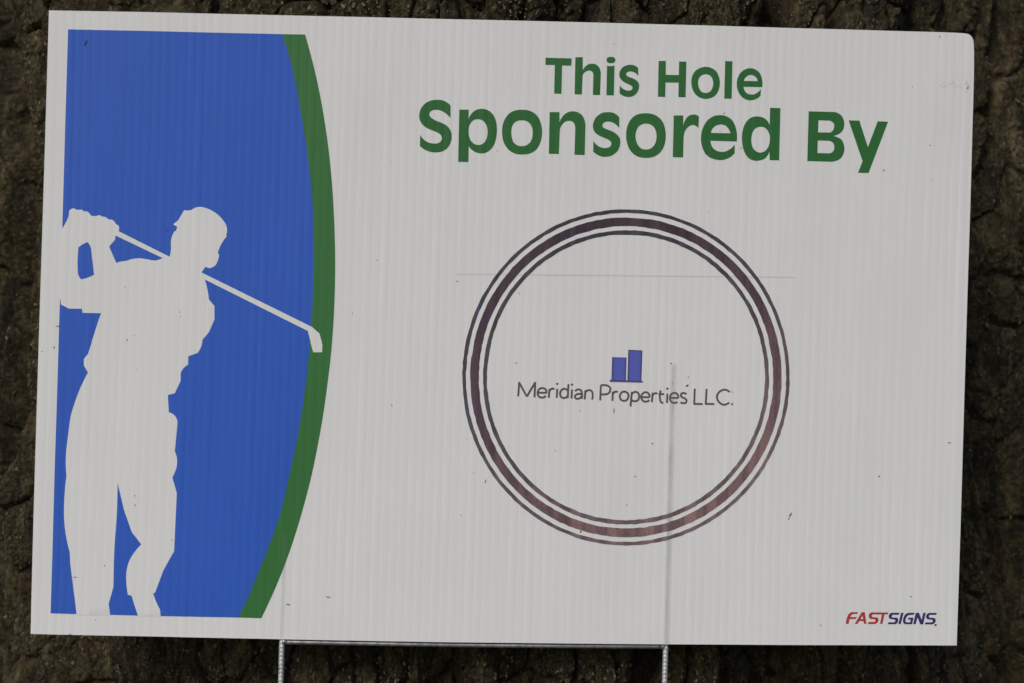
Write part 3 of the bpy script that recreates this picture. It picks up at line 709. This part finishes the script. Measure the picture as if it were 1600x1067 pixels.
sheet('full_stop', [disc_px(1020 + 1410 / 11.43, 585 + 518 / 11.43, 1.6, 1.6, 12)], M['grey_text'], comp, 1)

# --- printer's wordmark in the corner
wm1 = empty('lettering', sign); wm1['label'] = 'red half of the small wordmark'
wm2 = empty('lettering', sign); wm2['label'] = 'navy half of the small wordmark'
q1, q2 = (1315, 945, 20), (1385, 945, 18.82)
letters(wm1, M['red_text'], [
 (q1, ["120,570! 175,340 215,260 270,215 340,205! 500,205! 480,265! 350,268 290,300 265,358! 465,360! 435,415! 240,420! 205,570!"]),
 (q1, ["400,572! 620,205! 715,205! 765,570! 690,570! 678,485! 540,485! 490,570!", "575,425! 645,310! 662,425!"]),
 (q1, ["1460,215! 1425,275! 1330,275! 1265,572! 1190,572! 1250,275! 975,275! 938,300 940,345 985,365! 1080,368! 1125,390 1140,440 1120,510 1080,555 1020,575! 805,575! 830,515! 1000,512! 1040,490 1045,445 1010,425! 920,418! 860,390 838,340 850,270 890,225 940,212!"])])
letters(wm2, M['navy_text'], [
 (q2, ["380,212! 355,268! 190,268! 155,290 145,320 160,345 190,352! 270,352! 325,375 340,430 325,490 290,530 230,548! 30,548! 55,490! 215,490! 245,470 248,430 220,405! 120,398! 75,375 58,320 75,260 115,220 170,210!"]),
 (q2, ["420,210! 495,210! 410,545! 340,545!"]),
 (q2, ["820,212! 790,270! 680,272! 610,300 570,360 548,440 560,480 600,492! 690,492! 705,408! 615,408! 640,355! 790,355! 745,548! 570,548! 500,525 475,460 485,380 520,290 580,235 650,212!"]),
 (q2, ["855,212! 945,212! 1025,420! 1075,212! 1148,212! 1070,550! 985,550! 905,345! 850,545! 778,545!"]),
 (q2, ["1475,215! 1450,272! 1290,272! 1250,290 1238,325 1255,350 1290,355! 1370,360! 1425,385 1440,430 1425,490 1385,535 1330,552! 1115,552! 1140,495! 1310,495! 1345,475 1350,435 1315,412! 1220,405! 1170,380 1152,330 1170,270 1210,230 1260,215!"])])
sheet('full_stop', [disc_px(1385 + 1437 / 18.82, 945 + 572 / 18.82, 1.7, 1.7, 12)], M['navy_text'], wm2, 1)

# --- faint scanned line through the artwork, wires showing through the skin
fl = sheet('faint_line', [[(712, 428), (1241, 433), (1241, 434.6), (712, 429.6)]], M['faint'], sign, 0.7)
fl['label'] = 'faint grey line crossing the ring'
lay = 4
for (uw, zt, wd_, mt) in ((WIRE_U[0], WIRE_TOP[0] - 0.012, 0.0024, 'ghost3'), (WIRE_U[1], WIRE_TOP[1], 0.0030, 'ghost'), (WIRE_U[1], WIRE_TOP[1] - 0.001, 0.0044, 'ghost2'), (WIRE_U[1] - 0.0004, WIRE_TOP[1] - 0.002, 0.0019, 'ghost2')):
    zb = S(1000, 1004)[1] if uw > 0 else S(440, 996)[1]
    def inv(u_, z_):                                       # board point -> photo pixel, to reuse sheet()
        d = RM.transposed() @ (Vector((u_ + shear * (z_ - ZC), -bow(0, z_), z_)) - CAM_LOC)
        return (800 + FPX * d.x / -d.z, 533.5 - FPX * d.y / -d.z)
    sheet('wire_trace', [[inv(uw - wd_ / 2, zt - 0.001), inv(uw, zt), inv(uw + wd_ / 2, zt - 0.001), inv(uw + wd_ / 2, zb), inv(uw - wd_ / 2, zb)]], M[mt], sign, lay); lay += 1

# --- specks of dirt and grass clippings stuck to the face
def chips(name, mat, items):
    V = []; F = []; rr = random.Random(3)
    for (px, py, ln, wd, ang) in items:
        x, z = S(px, py); ln *= 0.00037; wd *= 0.00036; a = R_(ang); ca, sa = math.cos(a), math.sin(a)
        y = -float(relief(x, z)) - 0.0004; n = 7; b0 = len(V); hh = 0.00035
        for lev in (0, 1):
            for j in range(n):
                th = 2 * math.pi * j / n; k_ = (1 - 0.35 * lev) * rr.uniform(0.75, 1.2)
                lx, lz = ln / 2 * math.cos(th) * k_, wd / 2 * math.sin(th) * k_
                V.append((x + lx * ca - lz * sa, y + (0.0003 if lev == 0 else -hh * 0.5), z + lx * sa + lz * ca))
        F.append(tuple(b0 + n + j for j in range(n)))
        for j in range(n): F.append((b0 + j, b0 + (j + 1) % n, b0 + n + (j + 1) % n, b0 + n + j))
    me = mesh_from(name, V, F)
    bm = bmesh.new(); bm.from_mesh(me); bmesh.ops.recalc_face_normals(bm, faces=bm.faces[:])
    bm.to_mesh(me); bm.free()
    o = link(name, me, mat, sign); o['kind'] = 'stuff'; return o
chips('dirt_specks', M['speck'], [
 (134.5, 66, 10, 5, 65), (132.8, 71, 4.5, 3, 70), (1073.5, 601.5, 6, 2.6, 33), (1075, 588, 2, 1.6, 0), (907, 829.5, 4, 2, 40), (1019, 692, 3, 2, 10), (979, 788, 3.2, 1.6, -30), (1373, 743, 3, 2.4, 20),
 (1048, 567, 3.4, 2.2, 70), (1050, 598, 2, 1.6, 0), (198, 532, 4, 2.2, 45), (280, 488, 2.6, 1.4, 0), (282, 495, 2, 1.4, 30), (195, 449, 2, 1.6, 0), (84, 542, 4, 1.8, 95), (65, 548, 2, 1.6, 0), (209, 525, 1.8, 1.5, 0), (214, 577, 1.8, 1.5, 0),
 (442, 430, 4.2, 1.3, 85), (318, 529, 1.8, 1.6, 0), (149, 968, 1.6, 1.5, 0), (109, 990.2, 2.5, 2, 0), (1423, 931, 2.4, 2.2, 0), (1281.8, 975.5, 2.4, 1.8, 30), (740, 738, 1.8, 1.6, 0), (867, 703, 1.8, 1.5, 0), (262, 361.5, 1.8, 3.4, 0), (1512, 138, 4, 2, 70), (1468, 58, 2, 2, 0), (1453, 228, 1.8, 1.6, 0), (1380.5, 266.5, 3.4, 1.8, 10), (1157.5, 232.2, 2.4, 1.6, 0), (210, 774, 2.6, 2, 0), (210.5, 788.5, 3.2, 2, 5), (163, 883, 2.6, 2, 60), (268.5, 843, 2.4, 2, 0)])
chips('grass_clippings', M['clipping'], [
 (1234.5, 803, 10, 2.4, 62), (1232, 809, 4, 1.4, 50), (959, 640.5, 9, 1.1, 86), (758.5, 751, 8, 1.3, 75), (450, 943.5, 7, 1.4, -8), (513, 932, 9, 1.3, -3), (806.5, 566, 4.5, 1.3, 60), (90, 510, 9, 1.0, 3), (714, 440, 5, 1.2, -20), (811, 459, 5, 1.0, -50), (992, 743, 4.5, 1.0, 30), (612, 632, 4, 1.2, -45), (1483, 690.5, 7, 0.9, 3), (117, 901, 9, 1.0, 4)])
rr = random.Random(11); it = []
for i in range(28):
    px, py = rr.uniform(540, 1490), rr.uniform(60, 985)
    s__ = rr.choice((0.8, 1.0, 1.2, 1.5)); it.append((px, py, s__ * rr.uniform(1, 2.2), s__, rr.uniform(0, 180)))
chips('dust_flecks', M['speck_soft'], it)

# --- rubbed grey smudges on the white plastic
def smudge_mat(name, alpha):
    m, t, b = new_mat(name); v = coords(t, (1, 1, 1))
    b.inputs['Base Color'].default_value = (0.30, 0.29, 0.27, 1); b.inputs['Roughness'].default_value = 0.6
    t.links.new(ramp(t, noise(t, v, 260, 6, 0.75), [(0.50, 0.0), (0.70, alpha)]), b.inputs['Alpha']); return m
M['smudge'] = smudge_mat('rubbed_dirt', 0.30)
for i_, (cx, cy, rx, ry) in enumerate(((1507, 136, 7, 11), (1484, 133, 18, 6))):
    sheet('smudge', [disc_px(cx, cy, rx, ry, 20, min(rx, ry) * 0.25, i_)], M['smudge'], sign, 3)
